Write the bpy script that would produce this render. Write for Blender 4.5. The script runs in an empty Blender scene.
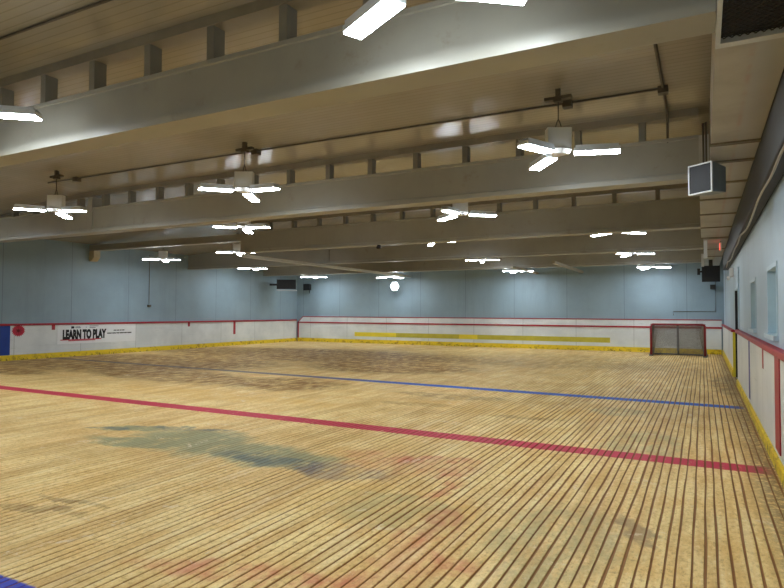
import bpy, math, random
from math import sin, cos, pi, radians
random.seed(7)
sc = bpy.context.scene
COL = sc.collection

# ------------------------------------------------------------------ helpers
class MB:
    """collects shapes, links them as ONE mesh object"""
    def __init__(s): s.v = []; s.f = []; s.sm = []
    def add(s, vs, fs, smooth=False):
        o = len(s.v); s.v += [tuple(p) for p in vs]
        s.f += [tuple(i + o for i in f) for f in fs]; s.sm += [smooth] * len(fs)
        return s
    def box(s, x0, x1, y0, y1, z0, z1):
        v = [(x, y, z) for z in (z0, z1) for y in (y0, y1) for x in (x0, x1)]
        return s.add(v, [(0, 2, 3, 1), (4, 5, 7, 6), (0, 1, 5, 4), (2, 6, 7, 3), (0, 4, 6, 2), (1, 3, 7, 5)])
    def prism(s, prof, axis, a, b):
        """profile (list of 2-D points, ccw) extruded along axis between a and b"""
        n = len(prof)
        def P(t, u, w):
            return {'x': (t, u, w), 'y': (u, t, w), 'z': (u, w, t)}[axis]
        v = [P(a, *p) for p in prof] + [P(b, *p) for p in prof]
        f = [tuple(range(n))[::-1], tuple(range(n, 2 * n))]
        f += [(i, (i + 1) % n, n + (i + 1) % n, n + i) for i in range(n)]
        return s.add(v, f)
    def tube(s, pts, r, n=8):
        from mathutils import Vector
        pts = [Vector(p) for p in pts]; rings = []
        for i, p in enumerate(pts):
            d = (pts[min(i + 1, len(pts) - 1)] - pts[max(i - 1, 0)]).normalized()
            up = Vector((0, 0, 1)) if abs(d.z) < .9 else Vector((1, 0, 0))
            a = d.cross(up).normalized(); b = d.cross(a).normalized()
            rings.append([p + a * r * cos(2 * pi * k / n) + b * r * sin(2 * pi * k / n) for k in range(n)])
        v = [q for R in rings for q in R]; f = []
        for i in range(len(rings) - 1):
            for k in range(n):
                f.append((i * n + k, i * n + (k + 1) % n, (i + 1) * n + (k + 1) % n, (i + 1) * n + k))
        f.append(tuple(range(n))); f.append(tuple((len(rings) - 1) * n + k for k in range(n))[::-1])
        return s.add(v, f, True)
    def cyl(s, c, r, h, n=16, axis='z', r2=None):
        r2 = r if r2 is None else r2
        def P(t, u, w):
            return {'x': (c[0] + t, c[1] + u, c[2] + w), 'y': (c[0] + u, c[1] + t, c[2] + w), 'z': (c[0] + u, c[1] + w, c[2] + t)}[axis]
        v = [P(0, r * cos(2 * pi * k / n), r * sin(2 * pi * k / n)) for k in range(n)]
        v += [P(h, r2 * cos(2 * pi * k / n), r2 * sin(2 * pi * k / n)) for k in range(n)]
        f = [tuple(range(n))[::-1], tuple(range(n, 2 * n))] + [(i, (i + 1) % n, n + (i + 1) % n, n + i) for i in range(n)]
        return s.add(v, f)
    def hexa(s, lo, hi):
        """lo, hi: four points each (bottom ring, top ring)"""
        return s.add(list(lo) + list(hi), [(3, 2, 1, 0), (4, 5, 6, 7), (0, 1, 5, 4), (1, 2, 6, 5), (2, 3, 7, 6), (3, 0, 4, 7)])
    def build(s, name, mat, parent=None, label=None, bevel=0):
        import bmesh
        me = bpy.data.meshes.new(name)
        me.from_pydata(s.v, [], s.f)
        for p, q in zip(me.polygons, s.sm): p.use_smooth = q
        me.update()
        bm = bmesh.new(); bm.from_mesh(me); bmesh.ops.recalc_face_normals(bm, faces=bm.faces); bm.to_mesh(me); bm.free()
        me.materials.append(mat)
        o = bpy.data.objects.new(name, me); COL.objects.link(o)
        if parent: o.parent = parent
        if label: o['label'] = label
        if bevel:
            m = o.modifiers.new('bevel', 'BEVEL'); m.width = bevel; m.segments = 2; m.limit_method = 'ANGLE'
        return o

def tag(o, label, cat, group=None):
    o['label'] = label; o['category'] = cat
    if group: o['group'] = group
    return o
def thing(name, label, cat, loc=(0, 0, 0), rz=0, group=None):
    o = bpy.data.objects.new(name, None); COL.objects.link(o)
    o.location = loc; o.rotation_euler = (0, 0, rz); o.empty_display_size = .1
    return tag(o, label, cat, group)
def struct(o): o['kind'] = 'structure'; return o

# ------------------------------------------------------------------ materials
def lin(c):
    return tuple(((x / 255) / 12.92 if x / 255 <= .04045 else ((x / 255 + .055) / 1.055) ** 2.4) for x in c) + (1,)
class NT:
    def __init__(s, name):
        s.m = bpy.data.materials.new(name); s.m.use_nodes = True
        s.t = s.m.node_tree; s.n = s.t.nodes; s.n.clear()
        s.out = s.n.new('ShaderNodeOutputMaterial'); s.b = s.n.new('ShaderNodeBsdfPrincipled')
        s.t.links.new(s.b.outputs[0], s.out.inputs[0])
        g = s.n.new('ShaderNodeNewGeometry'); s.pos = g.outputs['Position']; s.nor = g.outputs['Normal']
    def L(s, a, b): s.t.links.new(a, b)
    def setin(s, node, k, v):
        if hasattr(v, 'is_output') or isinstance(v, bpy.types.NodeSocket): s.L(v, node.inputs[k])
        else: node.inputs[k].default_value = v
    def math(s, op, a, b=0.0, c=0.0, clamp=False):
        n = s.n.new('ShaderNodeMath'); n.operation = op; n.use_clamp = clamp
        s.setin(n, 0, a); s.setin(n, 1, b); s.setin(n, 2, c); return n.outputs[0]
    def ramp(s, a, lo, hi):
        """smooth 0..1 between lo and hi"""
        n = s.n.new('ShaderNodeMapRange'); n.interpolation_type = 'SMOOTHSTEP'
        s.setin(n, 'Value', a); n.inputs['From Min'].default_value = lo; n.inputs['From Max'].default_value = hi
        return n.outputs[0]
    def mapping(s, vec, scale=(1, 1, 1), loc=(0, 0, 0), rz=0):
        n = s.n.new('ShaderNodeMapping'); s.L(vec, n.inputs['Vector'])
        n.inputs['Scale'].default_value = scale; n.inputs['Location'].default_value = loc; n.inputs['Rotation'].default_value = (0, 0, rz)
        return n.outputs[0]
    def noise(s, scale, detail=4, rough=.55, vec=None, stretch=None, out='Fac', dist=0):
        n = s.n.new('ShaderNodeTexNoise'); n.inputs['Scale'].default_value = scale
        n.inputs['Detail'].default_value = detail; n.inputs['Roughness'].default_value = rough; n.inputs['Distortion'].default_value = dist
        v = vec or s.pos
        if stretch: v = s.mapping(v, stretch)
        s.L(v, n.inputs['Vector']); return n.outputs[out]
    def mix(s, f, a, b):
        n = s.n.new('ShaderNodeMix'); n.data_type = 'RGBA'
        s.setin(n, 0, f); s.setin(n, 6, a); s.setin(n, 7, b); return n.outputs[2]
    def xyz(s, v=None):
        n = s.n.new('ShaderNodeSeparateXYZ'); s.L(v or s.pos, n.inputs[0]); return n.outputs
    def bump(s, h, strength=.3, dist=.01):
        n = s.n.new('ShaderNodeBump'); s.setin(n, 'Height', h); n.inputs['Strength'].default_value = strength
        n.inputs['Distance'].default_value = dist; s.L(n.outputs[0], s.b.inputs['Normal'])
    def fin(s, col, rough=.6, metal=0, spec=.5):
        s.setin(s.b, 'Base Color', col); s.setin(s.b, 'Roughness', rough); s.b.inputs['Metallic'].default_value = metal
        s.b.inputs['Specular IOR Level'].default_value = spec
        return s.m

def paint(name, c, rough=.5, var=.12, scale=3, bump=.1, metal=0, spec=.5, dirt=None):
    t = NT(name); c = lin(c); d = tuple(x * (1 - var * 2.2) for x in c[:3]) + (1,)
    n1 = t.noise(scale, 5, .6)
    col = t.mix(t.ramp(n1, .35, .75), c, d)
    if dirt: col = t.mix(t.ramp(t.noise(scale * 2.3, 6, .7), .58, .75), col, lin(dirt))
    t.bump(t.noise(scale * 14, 3), bump, .004)
    return t.fin(col, rough, metal, spec)

M = {}
M['beam'] = paint('beam_paint', (160, 158, 146), .36, .05, 1.3, .1, dirt=(144, 138, 122))
M['post'] = paint('post_paint', (136, 131, 116), .5, .08, 2)
M['plate'] = paint('plate_paint', (140, 132, 114), .45, .1, 2)
M['white'] = paint('white_enamel', (222, 224, 222), .4, .03, 4)
M['housing'] = paint('housing_grey', (206, 212, 216), .35, .04, 5)
M['dark'] = paint('black_plastic', (22, 23, 26), .6, .1, 9)
M['darkmetal'] = paint('dark_steel', (62, 60, 56), .5, .15, 6, metal=.3)
M['conduit'] = paint('conduit_paint', (92, 84, 70), .5, .1, 5)
M['pipe'] = paint('pipe_paint', (176, 168, 148), .45, .06, 4)
M['red'] = paint('red_rail', (168, 34, 50), .45, .1, 3, dirt=(120, 28, 38))
M['blue'] = paint('blue_vinyl', (20, 62, 150), .45, .08, 3)
M['purple'] = paint('worn_blue_line', (84, 84, 150), .5, .1, 6)
M['yellow_bright'] = paint('yellow_sheet', (238, 218, 60), .45, .05, 3)
M['yellow_olive'] = paint('aged_yellow_sheet', (196, 184, 62), .5, .08, 3)
M['netred'] = paint('goal_red', (140, 26, 40), .45, .1, 8, dirt=(96, 24, 30))
M['netcord'] = paint('net_cord', (132, 127, 118), .8, .05, 8)
M['netgrey'] = paint('goal_grey', (120, 120, 120), .5, .1, 8)
M['white_plastic'] = paint('white_plastic', (236, 238, 240), .4, .02, 4)
M['ink'] = paint('black_ink', (14, 14, 22), .5, .02, 4)
M['ink_red'] = paint('red_ink', (190, 30, 60), .5, .02, 4)
M['ink_grey'] = paint('grey_ink', (90, 90, 105), .5, .02, 4)
M['frame_blue'] = paint('pale_blue_trim', (186, 206, 218), .45, .04, 5)
M['steel_grey'] = paint('speaker_grey', (138, 148, 152), .4, .05, 5)
M['trough'] = paint('trough_dark', (44, 44, 42), .55, .2, 5)
M['cream'] = paint('cream_box', (190, 178, 145), .5, .05, 6)
M['cable'] = paint('pale_cable', (170, 165, 150), .5, .05, 6)

def kick_mat():
    t = NT('yellow_kick_plate'); z = t.xyz()[2]
    col = t.mix(t.ramp(t.noise(5, 6, .65), .5, .72), lin((236, 206, 40)), lin((172, 140, 36)))
    grime = t.math('MULTIPLY', t.ramp(t.noise(11, 5, .7), .5, .66), t.ramp(z, .17, .02))
    col = t.mix(grime, col, lin((70, 56, 30)))
    t.bump(t.noise(20, 3), .3, .006)
    return t.fin(col, .5)
M['kick'] = kick_mat()

def wall_mat(name, base, axis, seam=2.42, off=0.0):
    t = NT(name); p = t.xyz(); u = p[axis]; z = p[2]
    col = t.mix(t.ramp(t.noise(.5, 5, .6), .35, .7), lin(base), lin(tuple(x * .93 for x in base)))
    col = t.mix(t.math('MULTIPLY', t.ramp(t.noise(1.2, 5, .7, stretch=(1, 1, .12)), .5, .75), .35), col, lin(tuple(x * .82 for x in base)))
    fr = t.math('FRACT', t.math('ADD', t.math('DIVIDE', u, seam), off))
    line = t.math('LESS_THAN', fr, .008)
    col = t.mix(t.math('MULTIPLY', line, .55), col, lin((80, 92, 100)))
    bm = t.math('ADD', t.noise(16, 5, .6), t.math('MULTIPLY', line, -1.5))
    t.bump(bm, .35, .01)
    return t.fin(col, .5, 0, .4)
M['wall_left'] = wall_mat('left_wall_blue', (146, 168, 181), 1, 2.42, .3)
M['wall_far'] = wall_mat('far_wall_blue', (146, 168, 181), 0, 2.42, .25)
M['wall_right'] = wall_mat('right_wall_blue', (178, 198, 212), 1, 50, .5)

def board_mat(name, axis, seam=2.4, off=0.1):
    t = NT(name); p = t.xyz(); u = p[axis]; z = p[2]
    sm = (.25, 1, 6) if axis == 1 else (.6, .25, 6)
    col = t.mix(t.ramp(t.noise(.8, 5, .6), .35, .7), lin((228, 232, 232)), lin((208, 213, 214)))
    scuff = t.math('MULTIPLY', t.ramp(t.noise(2.2, 6, .75, stretch=((.3, .3, 5))), .6, .72), .5)
    col = t.mix(scuff, col, lin((120, 124, 126)))
    fr = t.math('FRACT', t.math('ADD', t.math('DIVIDE', u, seam), off))
    line = t.math('LESS_THAN', fr, .006)
    col = t.mix(t.math('MULTIPLY', line, .6), col, lin((90, 92, 95)))
    t.bump(t.noise(9, 3), .08, .01)
    return t.fin(col, .32, 0, .5)
M['board_side'] = board_mat('white_board_side', 1)
M['board_end'] = board_mat('white_board_end', 0)

def ceiling_mat():
    t = NT('ceiling_boards'); p = t.xyz()
    u = t.math('DIVIDE', p[1], .105)
    fr = t.math('FRACT', u)
    groove = t.math('LESS_THAN', fr, .14)
    wn = t.n.new('ShaderNodeTexWhiteNoise'); wn.noise_dimensions = '1D'; t.L(t.math('FLOOR', u), wn.inputs['W'])
    base = t.mix(t.math('MULTIPLY', wn.outputs['Value'], .35), lin((168, 162, 148)), lin((153, 147, 132)))
    base = t.mix(t.ramp(t.noise(.7, 5, .6), .35, .7), base, lin((158, 151, 135)))
    patch = t.ramp(t.noise(1.1, 4, .5, stretch=(.5, 2, 1)), .6, .68)
    base = t.mix(t.math('MULTIPLY', patch, .3), base, lin((180, 168, 142)))
    col = t.mix(t.math('MULTIPLY', groove, .3), base, lin((112, 98, 74)))
    h = t.math('ADD', t.math('MULTIPLY', groove, -1.0), t.math('MULTIPLY', t.noise(30, 2, .5, stretch=(.15, 1, 1)), .5))
    t.bump(h, .12, .003)
    return t.fin(col, .2, 0, .6)
M['ceiling'] = ceiling_mat()

def duct_mat():
    t = NT('duct_sheet_metal')
    col = t.mix(t.ramp(t.noise(1.4, 5, .6), .35, .7), lin((186, 184, 176)), lin((166, 163, 154)))
    x = t.xyz()[0]
    col = t.mix(t.math('MULTIPLY', t.ramp(x, .3, .4), .6), col, lin((178, 182, 188)))  # grey sheen painted into the colour of the duct's right half
    streak = t.math('MULTIPLY', t.ramp(t.math('ABSOLUTE', t.math('SUBTRACT', x, .34)), .035, .0), t.ramp(t.noise(3, 4), .35, .6))
    col = t.mix(t.math('MULTIPLY', streak, .35), col, lin((176, 120, 110)))
    t.bump(t.noise(5, 3, .5), .12, .01)
    return t.fin(col, .38, 0, .5)
M['duct'] = duct_mat()

def floor_mat():
    t = NT('worn_rink_floor')
    p = t.xyz(); X, Y, Z = p[0], p[1], p[2]
    fl = t.n.new('ShaderNodeCombineXYZ'); t.L(X, fl.inputs[0]); t.L(Y, fl.inputs[1]); P = fl.outputs[0]
    big = t.noise(.35, 6, .62, vec=P)
    mid = t.noise(1.6, 6, .65, vec=P)
    fine = t.noise(22, 5, .7, vec=P, stretch=(1, .35, 1))
    along = t.noise(3.0, 5, .65, vec=P, stretch=(1.0, .12, 1))
    col = t.mix(t.ramp(mid, .35, .68), lin((252, 224, 154)), lin((238, 198, 122)))
    col = t.mix(t.math('MULTIPLY', t.ramp(along, .42, .7), .6), col, lin((204, 160, 92)))
    col = t.mix(t.math('MULTIPLY', t.ramp(fine, .52, .8), .5), col, lin((172, 126, 64)))
    grain = t.noise(26, 5, .85, vec=P, stretch=(1, .6, 1))
    col = t.mix(t.math('MULTIPLY', t.ramp(grain, .48, .66), .6), col, lin((158, 112, 54)))
    col = t.mix(t.math('MULTIPLY', t.ramp(grain, .46, .34), .5), col, lin((255, 240, 196)))
    plank = t.noise(1, 3, .6, vec=P, stretch=(9, .7, 1))
    col = t.mix(t.math('MULTIPLY', t.ramp(plank, .45, .7), .45), col, lin((206, 158, 84)))
    col = t.mix(t.math('MULTIPLY', t.ramp(plank, .5, .3), .35), col, lin((255, 236, 184)))
    # distorted coordinates for stains
    dn = t.n.new('ShaderNodeTexNoise'); dn.inputs['Scale'].default_value = 1.3; dn.inputs['Detail'].default_value = 6; dn.inputs['Roughness'].default_value = .65
    t.L(P, dn.inputs['Vector'])
    vm = t.n.new('ShaderNodeVectorMath'); vm.operation = 'MULTIPLY_ADD'
    t.L(dn.outputs['Color'], vm.inputs[0]); vm.inputs[1].default_value = (.9, .9, 0); t.L(P, vm.inputs[2])
    DP = t.mapping(vm.outputs[0], loc=(-.45, -.45, 0))
    rag = t.noise(4.5, 6, .7, vec=P, stretch=(1, .5, 1))
    def blob(cx, cy, rx, ry, rot=0, soft=.5):
        v = t.n.new('ShaderNodeVectorMath'); v.operation = 'SUBTRACT'; t.L(DP, v.inputs[0]); v.inputs[1].default_value = (cx, cy, 0)
        mp = t.n.new('ShaderNodeMapping'); t.L(v.outputs[0], mp.inputs['Vector'])
        mp.vector_type = 'TEXTURE'; mp.inputs['Rotation'].default_value = (0, 0, rot); mp.inputs['Scale'].default_value = (rx, ry, 1)
        ln = t.n.new('ShaderNodeVectorMath'); ln.operation = 'LENGTH'; t.L(mp.outputs[0], ln.inputs[0])
        return t.ramp(ln.outputs['Value'], 1.15, 1.15 - soft)
    def mx(*a):
        r = a[0]
        for b in a[1:]: r = t.math('MAXIMUM', r, b)
        return r
    def lay(col, mask, amt, c, ragged=True, lo=.3, hi=.62):
        if ragged: mask = t.math('MULTIPLY', mask, t.ramp(rag, lo, hi))
        return t.mix(t.math('MULTIPLY', mask, amt), col, lin(c))
    # brown damp areas beyond the centre line
    brown = mx(blob(-16.5, 13.5, 5.5, 3.6, .2), blob(-12.4, 11.0, 3.8, 1.2, -.1), blob(-8.6, 11.0, 1.7, 1.2), blob(-14, 19, 8, 3.5), blob(-8.5, 16, 3, 2.2), blob(-18, 9.6, 3, .8))
    col = lay(col, brown, .95, (138, 94, 36))
    col = lay(col, mx(blob(-4.5, 9.7, .8, .22), blob(-5.0, 3.05, .7, .07, .2), blob(-2.5, 9.3, .6, .15), blob(-4.5, 11.0, 1.2, .35), blob(-4.9, 3.3, .5, .05, .1)), .6, (140, 96, 40))
    col = lay(col, blob(-6, 21, 6, 3.5), .35, (150, 122, 76))
    col = t.mix(t.math('MULTIPLY', t.ramp(big, .5, .72), .45), col, lin((196, 160, 96)))
    yel = mx(blob(-3.2, 9.9, 2.2, .7), blob(-2.3, 4.5, 1.0, .5), blob(-8.5, 8.9, 3, .6))
    col = lay(col, yel, .45, (232, 184, 92))
    # faint green-grey haze of old paint
    col = lay(col, mx(blob(-1.0, 4.4, .55, .9), blob(-.7, 8.2, .5, 1.0), blob(-1.3, 10.6, .5, .5), blob(-2.3, 4.4, .7, .5)), .5, (158, 156, 112))
    # teal-blue logo remains left of centre
    col = lay(col, mx(blob(-5.7, 5.6, 1.15, .6, -.2), blob(-4.5, 5.45, 1.0, .5, -.1), blob(-7.1, 5.75, .5, .2, .4), blob(-6.3, 5.2, .9, .22, .1)), .75, (128, 138, 106), True, .2, .5)
    col = lay(col, mx(blob(-6.5, 6.1, .8, .12, .25), blob(-4.2, 5.25, .8, .25, .0), blob(-7.4, 5.6, .35, .08, .1)), .75, (88, 106, 104))
    col = lay(col, mx(blob(-3.3, 5.3, .6, .35)), .55, (124, 104, 104))
    # red logo remains
    col = lay(col, mx(blob(-2.7, 6.2, .5, .22, .3), blob(-2.15, 5.3, .13, .75, .1), blob(-1.85, 4.2, .2, .45, -.1), blob(-1.5, 3.75, .28, .14), blob(-2.5, 3.0, .8, .2, .2)), .6, (204, 96, 74), True, .36, .66)
    col = lay(col, mx(blob(-2.0, 3.2, .5, .14, .2), blob(-1.75, 3.6, .3, .3), blob(-2.9, 5.9, .9, .5)), .42, (200, 96, 72))
    col = lay(col, blob(.5, 15.8, .35, 2.2), .6, (96, 78, 50))
    col = lay(col, blob(-.46, 4.95, .13, .3, .2), .6, (136, 108, 76), False)
    # white scratches
    scr = t.math('MULTIPLY', t.ramp(t.noise(2.1, 7, .8, vec=P, stretch=(1, 1, 1), dist=1.0), .60, .62), t.ramp(t.noise(.7, 2, vec=P), .42, .52))
    col = t.mix(t.math('MULTIPLY', scr, .5), col, lin((240, 222, 186)))
    # painted lines (surface paint, worn)
    worn = t.ramp(t.noise(9, 6, .75, vec=P, stretch=(1.5, .4, 1)), .78, .56)
    worn2 = t.ramp(t.noise(1.2, 4, .6, vec=P), .78, .45)
    def line(col, y0, slope, w, c, amt, m=None):
        d = t.math('ABSOLUTE', t.math('SUBTRACT', t.math('MULTIPLY_ADD', X, -slope, Y), y0))
        d = t.math('ADD', d, t.math('MULTIPLY', t.math('SUBTRACT', fine, .5), .05))
        k = t.math('MULTIPLY', t.ramp(d, w / 2 + .01, w / 2 - .01), t.math('MULTIPLY', worn, amt))
        if m is not None: k = t.math('MULTIPLY', k, m)
        return t.mix(k, col, lin(c))
    edge = t.math('MULTIPLY', t.ramp(X, .68, .52), 1.0)
    col = line(col, 7.42, -.006, .34, (200, 36, 72), .97, edge)
    col = line(col, 12.15, -.045, .34, (40, 100, 204), 1.0, t.math('MULTIPLY', edge, t.ramp(X, -13, -6)))
    col = line(col, 12.15, -.045, .27, (92, 88, 92), .75, t.ramp(X, -5, -9))
    col = line(col, 2.03, 0, .36, (44, 66, 190), .97, t.ramp(X, -3.22, -3.4))
    # debris along the right boards
    deb = t.math('MULTIPLY', t.ramp(X, .3, .6), t.ramp(t.noise(14, 5, .7, vec=P), .35, .55))
    col = t.mix(t.math('MULTIPLY', deb, .75), col, lin((112, 90, 56)))
    # dirt packed in the grooves, where the surface really drops
    g = t.ramp(Z, -.002, -.008)
    col = t.mix(t.math('MULTIPLY', g, .9), col, lin((140, 88, 36)))
    t.bump(t.noise(40, 5, .7, vec=P), .25, .004)
    return t.fin(col, .62, 0, .3)
M['floor'] = floor_mat()

def emit(name, c, s):
    t = NT(name); e = t.n.new('ShaderNodeEmission'); e.inputs[0].default_value = c; e.inputs[1].default_value = s
    t.L(e.outputs[0], t.out.inputs[0]); return t.m
M['led'] = emit('led_diffuser', (.86, .94, 1.0, 1), 27)
M['globe'] = emit('lamp_lens', (.9, .96, 1.0, 1), 8)
M['exit'] = emit('exit_sign_face', (1.0, .08, .05, 1), 1.6)

def pane_mat():
    t = NT('frosted_blue_pane')
    col = t.mix(t.ramp(t.noise(4, 4), .3, .7), lin((160, 208, 212)), lin((136, 188, 198)))
    return t.fin(col, .25, 0, .6)
M['pane'] = pane_mat()

# ------------------------------------------------------------------ the room
XR, XL, YB, YN = .74, -20.4, 27.4, -5.0
# floor: plank-like strips with real grooves between them, running away from the camera
def make_floor():
    s = .0805; gw = .0195; dp = .011
    ys = [YN]; y = YN
    while y < YB:
        y += .22 if y < 9 else (.6 if y < 16 else 1.5); ys.append(min(y, YB))
    n = int((XR - XL) / s) + 1
    verts = []; faces = []
    cols = []
    for k in range(n + 1):
        x = XR - .02 - k * s
        jx = random.uniform(-.006, .006)
        ph = random.uniform(0, 6.3); w1 = random.uniform(.85, 1.15)
        cols.append((x + jx, ph, w1))
    prof = []
    for (x, ph, w1) in cols:
        for t in (0, 1, 2, 3): prof.append((x, ph, w1, t))
    prof.reverse()
    prof = prof[:]
    W = len(prof) + 2
    for y in ys:
        verts.append((XL, y, 0))
        for (x, ph, w1, t) in prof:
            wob = .004 * sin(y * .9 + ph) + .0025 * sin(y * 3.7 + 2 * ph)
            ww = gw * w1 * (1 + .22 * sin(y * 2.3 + ph * 3))
            dx = (.5, .28, -.28, -.5)[t] * ww
            z = (0, -dp, -dp, 0)[t]
            verts.append((max(XL + .001, min(XR - .001, x + wob + dx)), y, z))
        verts.append((XR, y, 0))
    for j in range(len(ys) - 1):
        for i in range(W - 1):
            faces.append((j * W + i, j * W + i + 1, (j + 1) * W + i + 1, (j + 1) * W + i))
    b = MB(); b.add(verts, faces)
    o = b.build('floor', M['floor']); struct(o)
make_floor()

# ceiling: level over the rink, falling gently to the left wall
CZ = 4.52
prof = [(XR + .3, CZ), (-13.0, CZ), (XL - .3, 4.14), (XL - .3, 4.34), (-13.0, CZ + .2), (XR + .3, CZ + .2)]
b = MB(); b.prism([(x, z) for x, z in prof], 'y', YN - .3, YB + .3)
struct(b.build('ceiling', M['ceiling']))
def ceil_z(x): return CZ if x > -13 else CZ - (-13 - x) * (CZ - 4.155) / (-13 - XL + .3) 

b = MB(); b.box(XL - .3, XL, YN - .3, YB + .3, -.05, 4.7); struct(b.build('wall_left', M['wall_left']))
b = MB(); b.box(XL, XR, YB, YB + .3, -.05, 4.7); struct(b.build('wall_far', M['wall_far']))
b = MB(); b.box(XL, XR, YN - .3, YN, -.05, 4.7); struct(b.build('wall_near', M['wall_far']))
# right wall with two window openings and one door opening
WIN = [(7.87, 9.0, 1.38, 2.24), (10.9, 12.0, 1.38, 2.22)]
DOOR = (15.9, 17.9, 0.0, 2.3)
b = MB(); y = YN - .3
for (y0, y1, z0, z1) in WIN + [DOOR]:
    b.box(XR, XR + .3, y, y0, -.05, 4.7)
    if z0 > 0: b.box(XR, XR + .3, y0, y1, -.05, z0)
    b.box(XR, XR + .3, y0, y1, z1, 4.7); y = y1
b.box(XR, XR + .3, y, YB + .3, -.05, 4.7)
struct(b.build('wall_right', M['wall_right']))
for i, (y0, y1, z0, z1) in enumerate(WIN):
    e = bpy.data.objects.new('window_%d' % (i + 1), None); COL.objects.link(e); e.location = (XR, (y0 + y1) / 2, z0); struct(e)
    h = z1 - z0; w = (y1 - y0) / 2
    f = MB(); t = .05
    f.box(-.012, .16, -w, -w + t, 0, h); f.box(-.012, .16, w - t, w, 0, h); f.box(-.012, .16, -w + t, w - t, h - t, h)
    f.build('window_frame', M['frame_blue'], e)
    f = MB(); f.box(-.05, .16, -w - .03, w + .03, -.035, .02); f.build('window_sill', M['frame_blue'], e)
    f = MB(); f.box(.13, .15, -w + t, w - t, .02, h - t); f.build('pane', M['pane'], e)
    f = MB(); f.box(.11, .135, -w + t, w - t, h - .13, h - .10); f.build('glazing_bar', M['white_plastic'], e)
e = bpy.data.objects.new('door_1', None); COL.objects.link(e); e.location = (XR, (DOOR[0] + DOOR[1]) / 2, 0); struct(e)
f = MB(); f.box(-.006, .2, -1.0, -.93, 0, 2.3); f.box(-.03, -.001, -1.1, -.96, 1.3, 2.72); f.box(-.006, .2, -.93, .94, 2.24, 2.3)
f.build('door_frame', M['frame_blue'], e)
f = MB(); f.box(-.005, .2, .94, 1.0, 0, 2.29); f.build('door_jamb', M['dark'], e, 'far jamb coloured as doorway shade')  # jamb and leaf coloured black for the shaded gap of the doorway
f = MB(); f.box(.2, .24, -.93, .94, 0.01, 2.24); f.build('door_leaf', M['dark'], e)
f = MB(); f.box(.15, .2, -.86, -.83, 1.0, 1.15); f.build('door_handle', M['darkmetal'], e)

# ------------------------------------------------------------------ rink boards
def side_boards(name, label, face_x, dirx, y_ranges, h, kick_h, rail_h, marks, kick_t=.03):
    """dirx: +1 when the wall is on the +x side of the board face"""
    o = thing(name, label, 'rink boards', (face_x, 0, 0))
    a = lambda t: (t, .045) if dirx > 0 else (-.045, -t)
    p = MB(); k = MB(); r = MB()
    for y0, y1 in y_ranges:
        x0, x1 = sorted((0, dirx * .048)); p.box(x0, x1, y0, y1, .0, h - rail_h)
        x0, x1 = sorted((-dirx * kick_t, 0)); k.box(x0, x1, y0, y1, 0, kick_h - .02)
        k.box(*sorted((-dirx * kick_t * .4, 0)), y0, y1, kick_h - .02, kick_h)
        x0, x1 = sorted((-dirx * .045, dirx * .048)); r.box(x0, x1, y0, y1, h - rail_h, h)
    p.build('board_panel', M['board_side'], o); k.build('kick_plate', M['kick'], o, 'yellow kick plate'); r.build('top_rail', M['red'], o, 'red top rail', bevel=.012)
    for (nm, y0, y1, z0, z1, mt, lb, t) in marks:
        m = MB(); x0, x1 = sorted((-dirx * t, dirx * (.048 if nm == 'end_post' else 0))); m.box(x0, x1, y0, y1, z0, z1); m.build(nm, M[mt], o, lb)
    return o
side_boards('rink_boards', 'white rink boards with red rail along the near right wall below the windows', .69, 1, [(YN, 15.9)], 1.28, .14, .075,
    [('centre_line_strip', 7.25, 7.68, .2, 1.2, 'red', 'red centre line strip', .012), ('blue_line_strip', 11.75, 12.0, .2, 1.2, 'purple', 'faded blue line strip', .006),
     ('short_mark', 9.15, 9.3, .93, 1.2, 'red', 'short red mark', .005)])
side_boards('rink_boards', 'white rink boards with red rail beyond the right side door, ending in a yellow post', .69, 1, [(18.02, YB - .1)], 1.22, .20, .06,
    [('end_post', 17.92, 18.02, .0, 1.16, 'yellow_bright', 'yellow end post', .012)])
side_boards('rink_boards', 'long white rink boards with thin red rail along the left blue wall', -20.35, -1, [(YN, YB - .1)], 1.22, .18, .07,
    [('short_mark', 13.05, 13.17, .98, 1.15, 'red', 'short red mark', .006), ('short_mark', 19.3, 19.42, .98, 1.15, 'red', 'short red mark', .006),
     ('short_mark', 22.2, 22.35, .55, 1.15, 'red', 'short red mark', .006)])
e = thing('rink_boards', 'white end boards with double red line and yellow band on the far wall', 'rink boards', (0, 27.35, 0))
p = MB(); p.box(-20.3, .64, 0, .048, 0, 1.03); p.build('board_panel', M['board_end'], e)
p = MB(); p.prism([(-20.3, 1.10), (.66, 1.10), (.66, 1.36), (-19.95, 1.36)], 'y', .02, .048); p.build('upper_panel', M['board_end'], e)
p = MB(); p.box(-20.3, .64, -.03, 0, 0, .2); p.build('kick_plate', M['kick'], e, 'yellow kick plate')
p = MB(); p.box(-20.3, .66, -.03, .048, 1.03, 1.10); p.build('lower_rail', M['red'], e, 'red lower rail')
p = MB(); p.box(-19.95, .66, .005, .048, 1.36, 1.40); p.hexa([(-20.3, .005, 1.10), (-20.24, .005, 1.10), (-20.24, .048, 1.10), (-20.3, .048, 1.10)], [(-19.97, .005, 1.40), (-19.91, .005, 1.40), (-19.91, .048, 1.40), (-19.97, .048, 1.40)])
p.build('upper_rail', M['red'], e, 'red upper rail')
p = MB(); p.box(-20.3, -20.22, -.012, 0, .2, 1.03); p.build('corner_strip', M['red'], e, 'red corner strip')
for (x0, x1, m) in ((-16.55, -14.05, 'yellow_bright'), (-14.05, -10.6, 'yellow_olive'), (-10.6, -9.65, 'yellow_bright'), (-9.65, -3.6, 'yellow_olive')):
    p = MB(); p.box(x0, x1, -.008, 0, .36, .58); p.build('yellow_band', M[m], e, 'bright yellow band' if m == 'yellow_bright' else 'dull yellow band')

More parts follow.
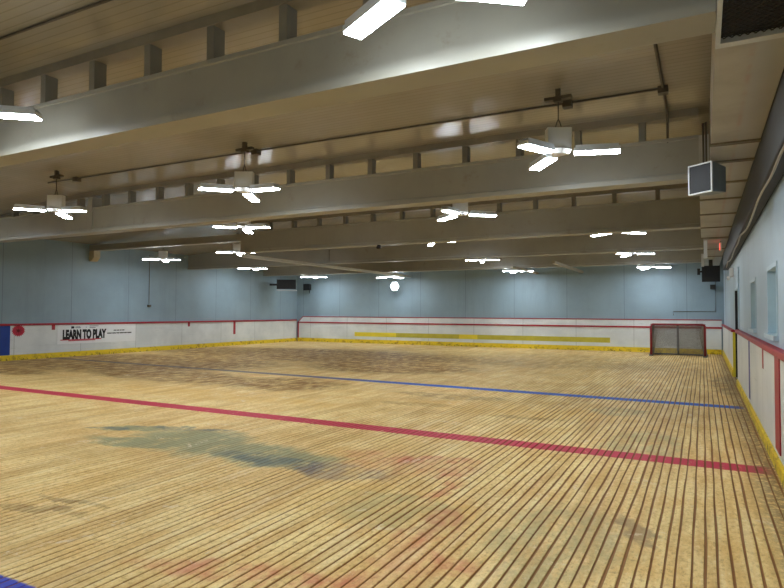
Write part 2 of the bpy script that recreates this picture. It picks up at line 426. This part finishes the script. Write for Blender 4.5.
# blue panel, emblem and banner on the left boards
FX = -20.35
o = MB(); o.box(0, .008, -2.5, 2.25, .18, 1.15)
tag(o.build('blue_panel', M['blue']), 'plain blue panel at left end of the boards beside round red emblem', 'panel').location = (FX, 9.38, 0)
e = thing('round_emblem', 'round red sunburst emblem on the left boards between blue panel and banner', 'sticker', (FX, 11.9, .98))
p = MB()
n = 40; v = [(.006, .23 * (1 if k % 2 else .8) * cos(2 * pi * k / n), .2 * (1 if k % 2 else .8) * sin(2 * pi * k / n)) for k in range(n)]
p.add([(0, q[1], q[2]) for q in v] + v, [tuple(range(n, 2 * n))] + [(i, (i + 1) % n, n + (i + 1) % n, n + i) for i in range(n)])
p.build('disc', M['ink_red'], e)
p = MB()
for k in range(8):
    a = 2 * pi * k / 8
    p.hexa([(.006, .02 * cos(a + 1.57), .02 * sin(a + 1.57)), (.006, -.02 * cos(a + 1.57), -.02 * sin(a + 1.57)), (.006, .13 * cos(a), .10 * sin(a)), (.006, .128 * cos(a + .1), .10 * sin(a + .1))],
           [(.010, .02 * cos(a + 1.57), .02 * sin(a + 1.57)), (.010, -.02 * cos(a + 1.57), -.02 * sin(a + 1.57)), (.010, .13 * cos(a), .10 * sin(a)), (.010, .128 * cos(a + .1), .10 * sin(a + .1))])
p.build('star', M['netred'], e, 'dark red star')

e = thing('banner', 'white banner reading LEARN TO PLAY in black capitals on the left boards', 'banner', (FX, 13.25, .46))
p = MB(); p.box(0, .012, 0, 3.3, 0, .70); p.build('sheet', M['white_plastic'], e)
def text(body, name, mat, parent, size, y, z, sx=1.0, off=0.0, x=.016, ext=.001):
    cu = bpy.data.curves.new(name, 'FONT'); cu.body = body; cu.size = size; cu.offset = off; cu.extrude = ext
    cu.materials.append(mat)
    tmp = bpy.data.objects.new(name, cu); me = bpy.data.meshes.new_from_object(tmp); bpy.data.objects.remove(tmp)
    me.name = name; me.materials.clear(); me.materials.append(mat)
    t = bpy.data.objects.new(name, me); COL.objects.link(t)
    t.parent = parent; t.location = (x, y, z); t.rotation_euler = (pi / 2, 0, pi / 2); t.scale = (sx, 1, 1)
    return t
text('LEARN TO PLAY', 'lettering', M['ink'], e, .43, .20, .19, .55, .030)
p = MB(); p.box(.012, .016, .12, 1.75, .13, .16); p.box(.012, .016, .42, 1.5, .095, .125); p.build('underline', M['ink_red'], e, 'red underline')
p = MB(); p.box(.012, .016, .52, .64, .55, .63); p.build('logo', M['ink'], e, 'small dark logo')
for y0, y1, z in ((.68, .88, .60), (.68, .9, .565), (1.1, 1.14, .58), (1.25, 1.62, .62), (1.25, 1.5, .56)):
    p = MB(); p.box(.012, .015, y0, y1, z, z + .02); p.build('fine_print', M['ink_grey'], e, 'small grey print')
p = MB(); y = 2.28
for w in (.12, .10, .07, .1): p.box(.012, .016, y, y + w, .43, .465); y += w + .03
y = 2.0
for w in (.2, .16, .13, .18, .12, .19): p.box(.012, .016, y, y + w, .32, .36); y += w + .022
p.build('small_lettering', M['ink'], e)

# ------------------------------------------------------------------ roof beams
BY = [4.30, 9.34, 14.60, 19.45, 24.6]
def beam(y, label, x_posts, step, H1=4.1):
    o = thing('roof_beam', label, 'beam', (0, y, 0), group=None)
    H0 = 3.52
    pr = [(-.16, H0), (.16, H0), (.16, H0 + .075), (.135, H0 + .085), (.135, H1 - .05), (.15, H1 - .04), (.15, H1), (-.15, H1), (-.15, H1 - .04), (-.135, H1 - .05), (-.135, H0 + .085), (-.16, H0 + .075)]
    xr = .09 if y < 9 else (-.03 if y < 17 else .03)
    if step == 'shallow':
        b = MB(); b.prism(pr, 'x', -13.0, xr); b.build('girder', M['beam'], o)
        b = MB(); b.box(XL, -13.0, -.13, .13, 3.90, 4.12); b.build('end_girder', M['beam'], o)
        b = MB(); b.box(XL, XL + .28, -.13, .13, 3.66, 3.90); b.hexa([(XL, -.13, 3.52), (XL + .12, -.13, 3.52), (XL + .12, .13, 3.52), (XL, .13, 3.52)], [(XL, -.13, 3.66), (XL + .28, -.13, 3.66), (XL + .28, .13, 3.66), (XL, .13, 3.66)])
        b.build('wall_bracket', M['cream'], o)
    else:
        b = MB(); b.prism(pr, 'x', XL, xr); b.build('girder', M['beam'], o)
        b = MB(); b.box(-13.02, -12.86, -.165, .165, H0 + .02, H1 + .25); b.build('splice_plate', M['beam'], o)
    # plate under the ceiling
    b = MB(); b.box(-13.0, xr, -.09, .09, CZ - .10, CZ)
    if step != 'shallow':
        z0 = CZ; z1 = ceil_z(XL)
        b.hexa([(XL, -.09, z1 - .10), (-13, -.09, z0 - .10), (-13, .09, z0 - .10), (XL, .09, z1 - .10)], [(XL, -.09, z1), (-13, -.09, z0), (-13, .09, z0), (XL, .09, z1)])
    b.build('top_plate', M['plate'], o)
    x = x_posts[0]
    while x > -20.2:
        if not (step == 'shallow' and x < -13):
            b = MB(); b.box(x - .045, x + .045, -.075, .075, H1, ceil_z(x - .05) - .09); b.build('post', M['post'], o) if ceil_z(x) - .12 > H1 else None
        x -= x_posts[1]
    return o
beam(BY[0], 'nearest deep grey-tan roof beam across the top of the room, with short posts', (.19, .88), '', 4.05)
beam(BY[1], 'second roof beam from the camera, just behind the hanging lights with bright panels', (.15, .91), '', 4.12)
beam(BY[2], 'third roof beam from the camera, with shallower left end on a cream wall bracket', (.04, .92), 'shallow', 4.18)
beam(BY[3], 'fourth roof beam from the camera, second from the far wall', (.1, .92), '', 4.26)
beam(BY[4], 'farthest roof beam, closest to the blue far wall', (.1, .92), '', 4.26)

# long pipe and short struts between the last beams and the far wall
b = MB(); b.box(-13.35, -13.2, 14.9, 27.35, 3.42, 3.515)
tag(b.build('long_rail', M['white']), 'long pale rail under the left part of the far beams', 'rail')
for (x, y0, lb) in ((-4.75, 21.6, 'short pale strut under the last beam, the one nearer the goal'), (-6.75, 23.2, 'short pale strut under the last beam, left of its twin')):
    b = MB(); b.box(x - .05, x + .05, y0, 27.35, 3.42, 3.515)
    tag(b.build('ceiling_strut', M['pipe']), lb, 'strut')

# ------------------------------------------------------------------ hanging three-blade LED lights
def make_light(label, x, y, z, ang, rod=True):
    o = thing('pendant_light', label, 'light', (x, y, z), radians(ang), 'three-armed pendant lights under the ceiling')
    cz = ceil_z(x) - z
    b = MB(); b.box(-.155, .155, -.07, .07, .05, .33); ob = b.build('housing', M['white'], o, 'white steel housing box', bevel=.008); ob.rotation_euler = (0, 0, radians(28 - ang))
    b = MB(); n = 6
    v = []
    for zz, rr in ((-.01, .13), (.05, .17)):
        v += [(rr * (1 if k % 2 == 0 else .72) * cos(pi * k / 3), rr * (1 if k % 2 == 0 else .72) * sin(pi * k / 3), zz) for k in range(6)]
    b.add(v, [tuple(range(6))[::-1], tuple(range(6, 12))] + [(i, (i + 1) % 6, 6 + (i + 1) % 6, 6 + i) for i in range(6)])
    b.build('hub', M['white'], o)
    for k in range(3):
        a = 2 * pi * k / 3
        b = MB(); b.box(.19, .74, -.082, .082, .006, .05)
        for q in range(7):
            yy = -.072 + q * .024; b.box(.21, .72, yy - .003, yy + .003, .05, .085)
        p = b.build('light_arm', M['housing'], o, 'finned grey light arm'); p.rotation_euler = (0, radians(2), a)
        d = MB(); d.box(.195, .735, -.074, .074, -.010, .005); d.build('led_panel', M['led'], p, 'glowing white panel')
    b = MB(); b.tube([(-.05, 0, .30), (-.015, 0, .42), (0, 0, .45), (0, 0, cz - .16)], .007, 6); b.tube([(.05, 0, .30), (.015, 0, .42), (0, 0, .45)], .007, 6); b.build('hanging_rod', M['darkmetal'], o)
    b = MB(); b.box(-.17, .17, -.04, .04, cz - .14, cz - .10); b.box(-.05, .05, -.05, .05, cz - .17, cz - .14); b.box(-.03, .03, -.03, .03, cz - .10, cz - .002); pb = b.build('ceiling_bracket', M['conduit'], o); pb.rotation_euler = (0, 0, radians(-ang))
    return o
LIGHTS = [
 ('nearest pendant light at the top edge of the photo, only two glowing arms in view', -1.60, 3.34, 3.70, 33),
 ('nearest pendant light at the left edge of the photo, one glowing arm tip in view', -6.72, 3.32, 3.68, 33),
 ('large pendant light in front of the second beam, nearest the right duct', -1.62, 7.68, 3.68, 8),
 ('pendant light in front of the second beam, middle one of its row', -6.86, 7.71, 3.68, -4),
 ('pendant light in front of the second beam, at far left before the left wall', -11.7, 7.54, 3.68, 8),
 ('pendant light centred in front of the third beam, arms spread sideways', -4.45, 11.55, 3.68, 27),
 ('pendant light in front of the third beam, left of centre below the second beam', -9.87, 11.1, 3.68, 0),
 ('pendant light peeking under the third beam near the right duct', -1.95, 16.1, 3.72, 150),
 ('pendant light peeking under the third beam in the middle of the room', -7.35, 16.7, 3.80, 118),
 ('pendant light behind the stepped end of the third beam', -14.7, 16.2, 3.74, 0),
 ('pendant light nearest the left wall, hanging below the shallow beam end', -18.1, 15.9, 3.60, 8),
 ('pendant light peeking under the fourth beam near the right duct', -2.2, 22.3, 3.72, 0),
 ('pendant light peeking under the fourth beam in the middle', -7.8, 22.7, 3.74, 109),
 ('pendant light peeking under the fourth beam near the left wall', -18.6, 21.6, 3.66, 0),
 ('pendant light before the far wall, nearest the goal', -1.85, 25.8, 3.48, 0),
 ('pendant light before the far wall, second from the goal', -7.3, 25.8, 3.48, 0),
 ('pendant light before the far wall, above the round white lamp', -13.6, 25.8, 3.37, 180),
 ('pendant light before the far wall, nearest the left corner', -18.1, 25.8, 3.48, 0),
 ('added unseen pendant light outside the left edge of the photo, in the nearest row', -12.2, 3.17, 3.68, 8),  # this lamp and the next: added out of view to brighten the ceiling
 ('added unseen pendant light in the second row beside the left wall, outside the photo', -17.0, 7.6, 3.68, 8),
 ('added unseen pendant light behind the camera near the right wall', -1.7, -1.6, 3.68, 8),  # unseen row added behind the camera to lift the ceiling brightness
 ('added unseen pendant light behind the camera in the middle of the room', -7.0, -1.6, 3.68, 8),
 ('added unseen pendant light behind the camera towards the left wall', -12.5, -1.6, 3.68, 8),
]
for L in LIGHTS: make_light(*L)

e = thing('round_lamp', 'small round glowing white lamp hanging before the far wall', 'lamp', (-13.85, 26.75, 2.96))
b = MB(); b.cyl((0, .03, 0), .24, .12, 6, 'y', .12); b.build('shade', M['white'], e)
b = MB(); b.cyl((0, 0, 0), .23, .03, 6, 'y'); b.build('lens', M['globe'], e, 'glowing lens')
b = MB(); b.tube([(0, .08, .2), (0, .08, 1.48)], .015, 6); b.build('stem', M['darkmetal'], e)

# ------------------------------------------------------------------ conduits
def conduit(label, pts, r, name='conduit', mat='conduit', cat='conduit', boxes=()):
    e = thing(name, label, cat, pts[0])
    from mathutils import Vector
    q = [tuple(Vector(p) - Vector(pts[0])) for p in pts]
    b = MB(); b.tube(q, r, 8); b.build('pipe' if name == 'conduit' else name + '_run', M[mat], e)
    for p in boxes:
        d = Vector(p) - Vector(pts[0])
        b = MB(); b.box(d.x - .06, d.x + .06, d.y - .06, d.y + .06, d.z - .07, d.z + .02); b.build('junction_box', M[mat], e)
    return e
conduit('thin dark conduit across the ceiling in front of the nearest beam', [(0.05, 3.55, CZ - .02), (-12.9, 3.55, CZ - .02)], .014, boxes=[(-7.45, 3.55, CZ - .02)])
conduit('thin dark conduit across the ceiling above the first full row of lights', [(-.42, 8.2, CZ - .02), (-12.9, 8.12, CZ - .02)], .014, boxes=[(-.42, 8.2, CZ - .02), (-1.6, 8.18, CZ - .02), (-7.0, 8.16, CZ - .02), (-11.9, 8.12, CZ - .02)])
conduit('dark conduit running lengthwise on the ceiling beside the duct', [(-.42, 6.55, CZ - .02), (-.42, 8.2, CZ - .02), (-.42, 9.2, CZ - .04), (-.42, 9.22, 4.06)], .018)
conduit('thin dark conduit resting along the top of the third beam', [(-1.0, 14.62, 4.06), (-12.8, 14.62, 4.06)], .014, boxes=[(-10.5, 14.62, 4.08)])
conduit('thin cable hanging down the left wall with a small end box', [(-20.37, 17.2, 4.0), (-20.37, 17.2, 1.95)], .012, 'wall_cable', 'conduit', 'cable', [(-20.36, 17.2, 1.9)])
conduit('thin conduit on the far wall turning towards the right corner', [(-1.1, 27.38, 1.56), (-1.1, 27.38, 1.72), (.45, 27.38, 1.72), (.45, 27.38, 3.1)], .014, 'wall_conduit', 'conduit', 'conduit')

e = thing('dome_camera', 'small black round camera under the third beam', 'camera', (-8.0, 14.5, 3.42))
b = MB(); b.cyl((0, 0, 0), .07, .1, 16, 'z', .05); b.build('camera_body', M['dark'], e)
b = MB(); b.cyl((0, -.07, .03), .045, .05, 16, 'y'); b.build('camera_lens', M['darkmetal'], e)

# ------------------------------------------------------------------ air duct on the right
e = thing('air_duct', 'long beige rectangular air duct along the top of the right wall', 'duct', (0, 0, 3.56))
b = MB(); b.box(.095, .575, YN, 9.0, 0, .55); b.build('duct_section', M['duct'], e)
b = MB(); b.box(-.03, .575, 9.0, 17.0, -.0, .5); b.build('duct_section', M['duct'], e)
b = MB(); b.box(.03, .575, 17.0, 27.35, -.04, .42); b.build('duct_section', M['duct'], e)
for y in (7.55, 8.45, 9.8, 11.2, 12.9, 14.9, 16.9, 19.5, 22.0):
    x0 = .085 if y < 9 else (-.04 if y < 17 else .02)
    b = MB(); b.box(x0, .579, y, y + .04, -.02 - (.04 if y > 17 else 0), .52 if y < 17 else .43); b.box(x0, .579, y + .10, y + .12, -.012 - (.04 if y > 17 else 0), .01); b.build('strap', M['plate'], e)
for (x0, x1, y0, z0, z1) in ((-.04, .04, 21.0, -.44, -.04), (.03, .11, 17.2, -.50, -.04)):
    b = MB(); b.box(x0, x1, y0, y0 + .12, z0, z1); b.build('damper_box', M['white'], e, 'pale damper box')
g = MB(); g.box(.095, .125, 1.0, 4.72, -.05, 0); g.box(.545, .574, 1.0, 4.72, -.05, 0); g.box(.125, .545, 4.64, 4.72, -.05, 0); g.box(.125, .545, 1.0, 1.06, -.05, 0)
G = g.build('grille_frame', M['housing'], e, 'grey grille frame')
g = MB(); g.box(.125, .545, 1.06, 4.64, -.008, -.002); g.build('grille_shade_sheet', M['dark'], G)  # flat black sheet standing in for the shaded void above the mesh
g = MB()
yy = 1.06
while yy < 4.62:
    n = 9; w = .42 / n
    for k in range(n):
        x = .125 + k * w
        for s in (0, 1):
            y0 = yy + (.03 if s else 0); y1 = yy + (0 if s else .03)
            xa = x + (w / 2 if s else 0)
            g.hexa([(xa, y0, -.022), (xa + w / 2, y1, -.022), (xa + w / 2, y1 + .005, -.022), (xa, y0 + .005, -.022)],
                   [(xa, y0, -.017), (xa + w / 2, y1, -.017), (xa + w / 2, y1 + .005, -.017), (xa, y0 + .005, -.017)])
            g.hexa([(xa, yy + .06 - (y0 - yy), -.022), (xa + w / 2, yy + .06 - (y1 - yy), -.022), (xa + w / 2, yy + .065 - (y1 - yy), -.022), (xa, yy + .065 - (y0 - yy), -.022)],
                   [(xa, yy + .06 - (y0 - yy), -.017), (xa + w / 2, yy + .06 - (y1 - yy), -.017), (xa + w / 2, yy + .065 - (y1 - yy), -.017), (xa, yy + .065 - (y0 - yy), -.017)])
    yy += .06
g.build('grille_mesh', M['darkmetal'], G, 'expanded metal mesh')

# dark insulated pipe run tucked between duct and wall, with pale cable below
b = MB(); b.box(.582, .735, YN, 22.0, 3.04, 3.60)
tag(b.build('wall_trough', M['trough'], bevel=.02), 'dark metal trough running along the top of the right wall under the duct', 'trough')
pts = []
y = -1.0
while y < 20:
    pts.append((.60 + .01 * sin(y * 2), y, 2.98 + .035 * sin(y * 1.1) - .01 * sin(y * 3))); y += .4
b = MB(); b.tube(pts, .013, 6); tag(b.build('loose_cable', M['cable']), 'pale cable sagging along the lower edge of the dark trough', 'cable')

# ------------------------------------------------------------------ speakers
def speaker(label, loc, rz, w, h, d, rim=True, scale=1):
    o = thing('speaker', label, 'speaker', loc, rz)
    w2, h2 = w / 2, h / 2
    b = MB(); b.hexa([(-w2, -d / 2, -h2), (w2, -d / 2, -h2), (w2 * .62, d / 2, -h2 * .85), (-w2 * .62, d / 2, -h2 * .85)], [(-w2, -d / 2, h2), (w2, -d / 2, h2), (w2 * .62, d / 2, h2 * .85), (-w2 * .62, d / 2, h2 * .85)])
    b.build('cabinet', M['steel_grey'] if rim else M['dark'], o, bevel=.008)
    t = .016; f = -d / 2
    if rim:
        b = MB(); b.box(-w2, w2, f - .02, f, h2 - t, h2); b.box(-w2, w2, f - .02, f, -h2, -h2 + t); b.box(-w2, -w2 + t, f - .02, f, -h2 + t, h2 - t); b.box(w2 - t, w2, f - .02, f, -h2 + t, h2 - t)
        b.build('rim', M['white_plastic'], o, 'bright white rim')
    b = MB(); b.box(-w2 + t, w2 - t, f - .012, f, -h2 + t, h2 - t); b.build('grille', M['dark'], o, 'black grille')
    return o
s = speaker('black-fronted speaker with white rim hanging beside the duct', (.09, 8.3, 3.30), radians(-38), .33, .37, .32)
b = MB(); b.tube([(-.10, .02, .17), (-.10, .02, .74)], .012, 6); b.tube([(-.06, .02, .17), (-.06, .02, .74)], .012, 6); b.build('hanger', M['conduit'], s)
s = speaker('large black box speaker below the far end of the duct', (.25, 23.5, 3.02), radians(0), .56, .56, .4, False)
b = MB(); b.box(-.42, -.33, -.1, .05, -.02, .2); b.box(-.34, -.27, -.05, .0, .06, .12); b.build('side_bracket', M['dark'], s)
b = MB(); b.box(-.06, .06, -.05, .05, .27, .50); b.build('hanger', M['darkmetal'], s)
s = speaker('black speaker on the left wall beside the far corner', (-19.35, 25.1, 3.08), radians(30), 1.0, .5, .5, False)
b = MB(); b.box(-.9, -.4, -.05, .05, -.06, .04); b.build('wall_arm', M['dark'], s)
b = MB(); b.box(-.5, .5, -.25, .2, -.33, -.29); b.build('shelf_tray', M['housing'], s)
s = speaker('small dark blue speaker high in the far left corner of the far wall', (-19.45, 27.1, 3.02), radians(0), .42, .36, .3, False)
b = MB(); b.box(-.03, .03, .1, .28, -.05, .05); b.box(.17, .2, -.1, -.07, -.35, -.1); b.build('wall_arm', M['dark'], s)
b = MB(); b.box(-.1, .1, -.1, .1, -.09, .09); tag(b.build('junction_box', M['dark']), 'tiny black box on the far wall below the large black speaker', 'box').location = (.36, 27.28, 2.72)

# emergency light and exit sign on the right wall
e = thing('emergency_light', 'small emergency light unit on the right wall before the door', 'light', (.66, 18.6, 2.75))
b = MB(); b.box(-.02, .08, -.15, .15, -.1, .12); b.build('case', M['white_plastic'], e, bevel=.01)
for s_ in (-.1, .1):
    b = MB(); b.cyl((-.08, s_, -.14), .045, .07, 12, 'x'); b.build('lamp_head', M['white_plastic'], e)
e = thing('exit_sign', 'red glowing sign under the duct at the right side', 'sign', (.42, 17.6, 3.38))
b = MB(); b.box(-.02, .02, -.16, .16, -.1, .1); b.build('case', M['white_plastic'], e)
b = MB(); b.box(-.026, -.02, -.14, .14, -.08, .08); b.build('sign_face', M['exit'], e, 'red lit face')
b = MB(); b.box(-.01, .01, -.01, .01, .1, .16); b.build('stem', M['darkmetal'], e)

# ------------------------------------------------------------------ goal
e = thing('hockey_goal', 'red-framed hockey goal with white netting before the far boards', 'goal', (-.88, 25.2, 0))
W, Hh, D = .93, 1.22, .95; r = .042
b = MB(); b.tube([(-W, 0, 0), (-W, 0, Hh - .06), (-W + .03, 0, Hh - .015), (-W + .08, 0, Hh), (W - .08, 0, Hh), (W - .03, 0, Hh - .015), (W, 0, Hh - .06), (W, 0, 0)], r, 10); b.build('front_frame', M['netred'], e)
b = MB()
arc = [(-W, 0, .03), (-W - .08, .35, .03), (-W + .05, .75, .03), (-W + .35, D, .03), (W - .35, D, .03), (W - .05, .75, .03), (W + .08, .35, .03), (W, 0, .03)]
b.tube(arc, .028, 8); b.build('base_frame', M['netgrey'], e, 'grey base frame')
top = [(-W, 0, Hh), (-W + .12, .38, Hh), (-W + .35, .5, Hh), (W - .35, .5, Hh), (W - .12, .38, Hh), (W, 0, Hh)]
b = MB(); b.tube(top, .024, 8); b.build('top_shelf', M['netred'], e)
b = MB(); b.tube([(0, .5, Hh), (0, .62, .8), (0, D, .03)], .03, 8); b.box(-.04, .04, .4, .52, .2, Hh) ; b.build('centre_post', M['netgrey'], e, 'grey centre post')
for s_ in (-1, 1):
    b = MB(); b.box(s_ * W - .07, s_ * W + .07, -.07, .07, 0, .05); b.build('foot', M['netgrey'], e)
# netting: parametric surface between top shelf and base arc, plus the roof
from mathutils import Vector
def resample(pts, n):
    P = [Vector(p) for p in pts]; L = [0]
    for a, c in zip(P, P[1:]): L.append(L[-1] + (c - a).length)
    out = []
    for i in range(n + 1):
        t = L[-1] * i / n; k = 0
        while k < len(L) - 2 and L[k + 1] < t: k += 1
        f = (t - L[k]) / (L[k + 1] - L[k]); out.append(P[k].lerp(P[k + 1], f))
    return out
n = 84; A = resample(top, n); B = resample(arc, n); m = 30
def S(i, j):
    t = j / m; p = A[i].lerp(B[i], t); sag = .05 * sin(pi * t); p.y -= sag * (1 if 8 < i < n - 8 else .2); return p
b = MB()
for i in range(n + 1):
    b.tube([S(i, j) for j in range(0, m + 1, 2)], .008, 4)
for j in range(m + 1):
    b.tube([S(i, j) for i in range(0, n + 1)], .008, 4)
b.build('netting', M['netcord'], e, 'white netting')
b = MB()
for k in range(1, 36):
    x = -W + 2 * W * k / 36; yb = .5 if abs(x) < W - .35 else (.38 + (.12 * (W - .12 - abs(x)) / .23) if abs(x) < W - .12 else .38 * (W - abs(x)) / .12)
    b.tube([(x, 0, Hh), (x, yb, Hh)], .008, 4)
b.build('roof_netting', M['netcord'], e, 'white netting')

# ------------------------------------------------------------------ light, camera, view
w = bpy.data.worlds.new('world'); sc.world = w; w.use_nodes = True
w.node_tree.nodes['Background'].inputs[0].default_value = (.02, .02, .02, 1); w.node_tree.nodes['Background'].inputs[1].default_value = 0

ROLL = -.22
cam = bpy.data.cameras.new('camera'); co = bpy.data.objects.new('camera', cam); COL.objects.link(co)
cam.sensor_width = 36; cam.sensor_fit = 'HORIZONTAL'; cam.lens = 36 * 595 / 784
co.location = (0, 0, 1.65)
co.rotation_euler = (radians(90 + 1.75), radians(ROLL), radians(27.6)); cam.clip_start = .05; cam.clip_end = 200
sc.camera = co
sc.view_settings.view_transform = 'Standard'; sc.view_settings.look = 'None'; sc.view_settings.gamma = 1
sc.view_settings.use_curve_mapping = False
sc.view_settings.exposure = 1.42
sc.cycles.max_bounces = 6; sc.cycles.diffuse_bounces = 4; sc.cycles.glossy_bounces = 3
sc.cycles.sample_clamp_indirect = 6
sc.cycles.use_denoising = True
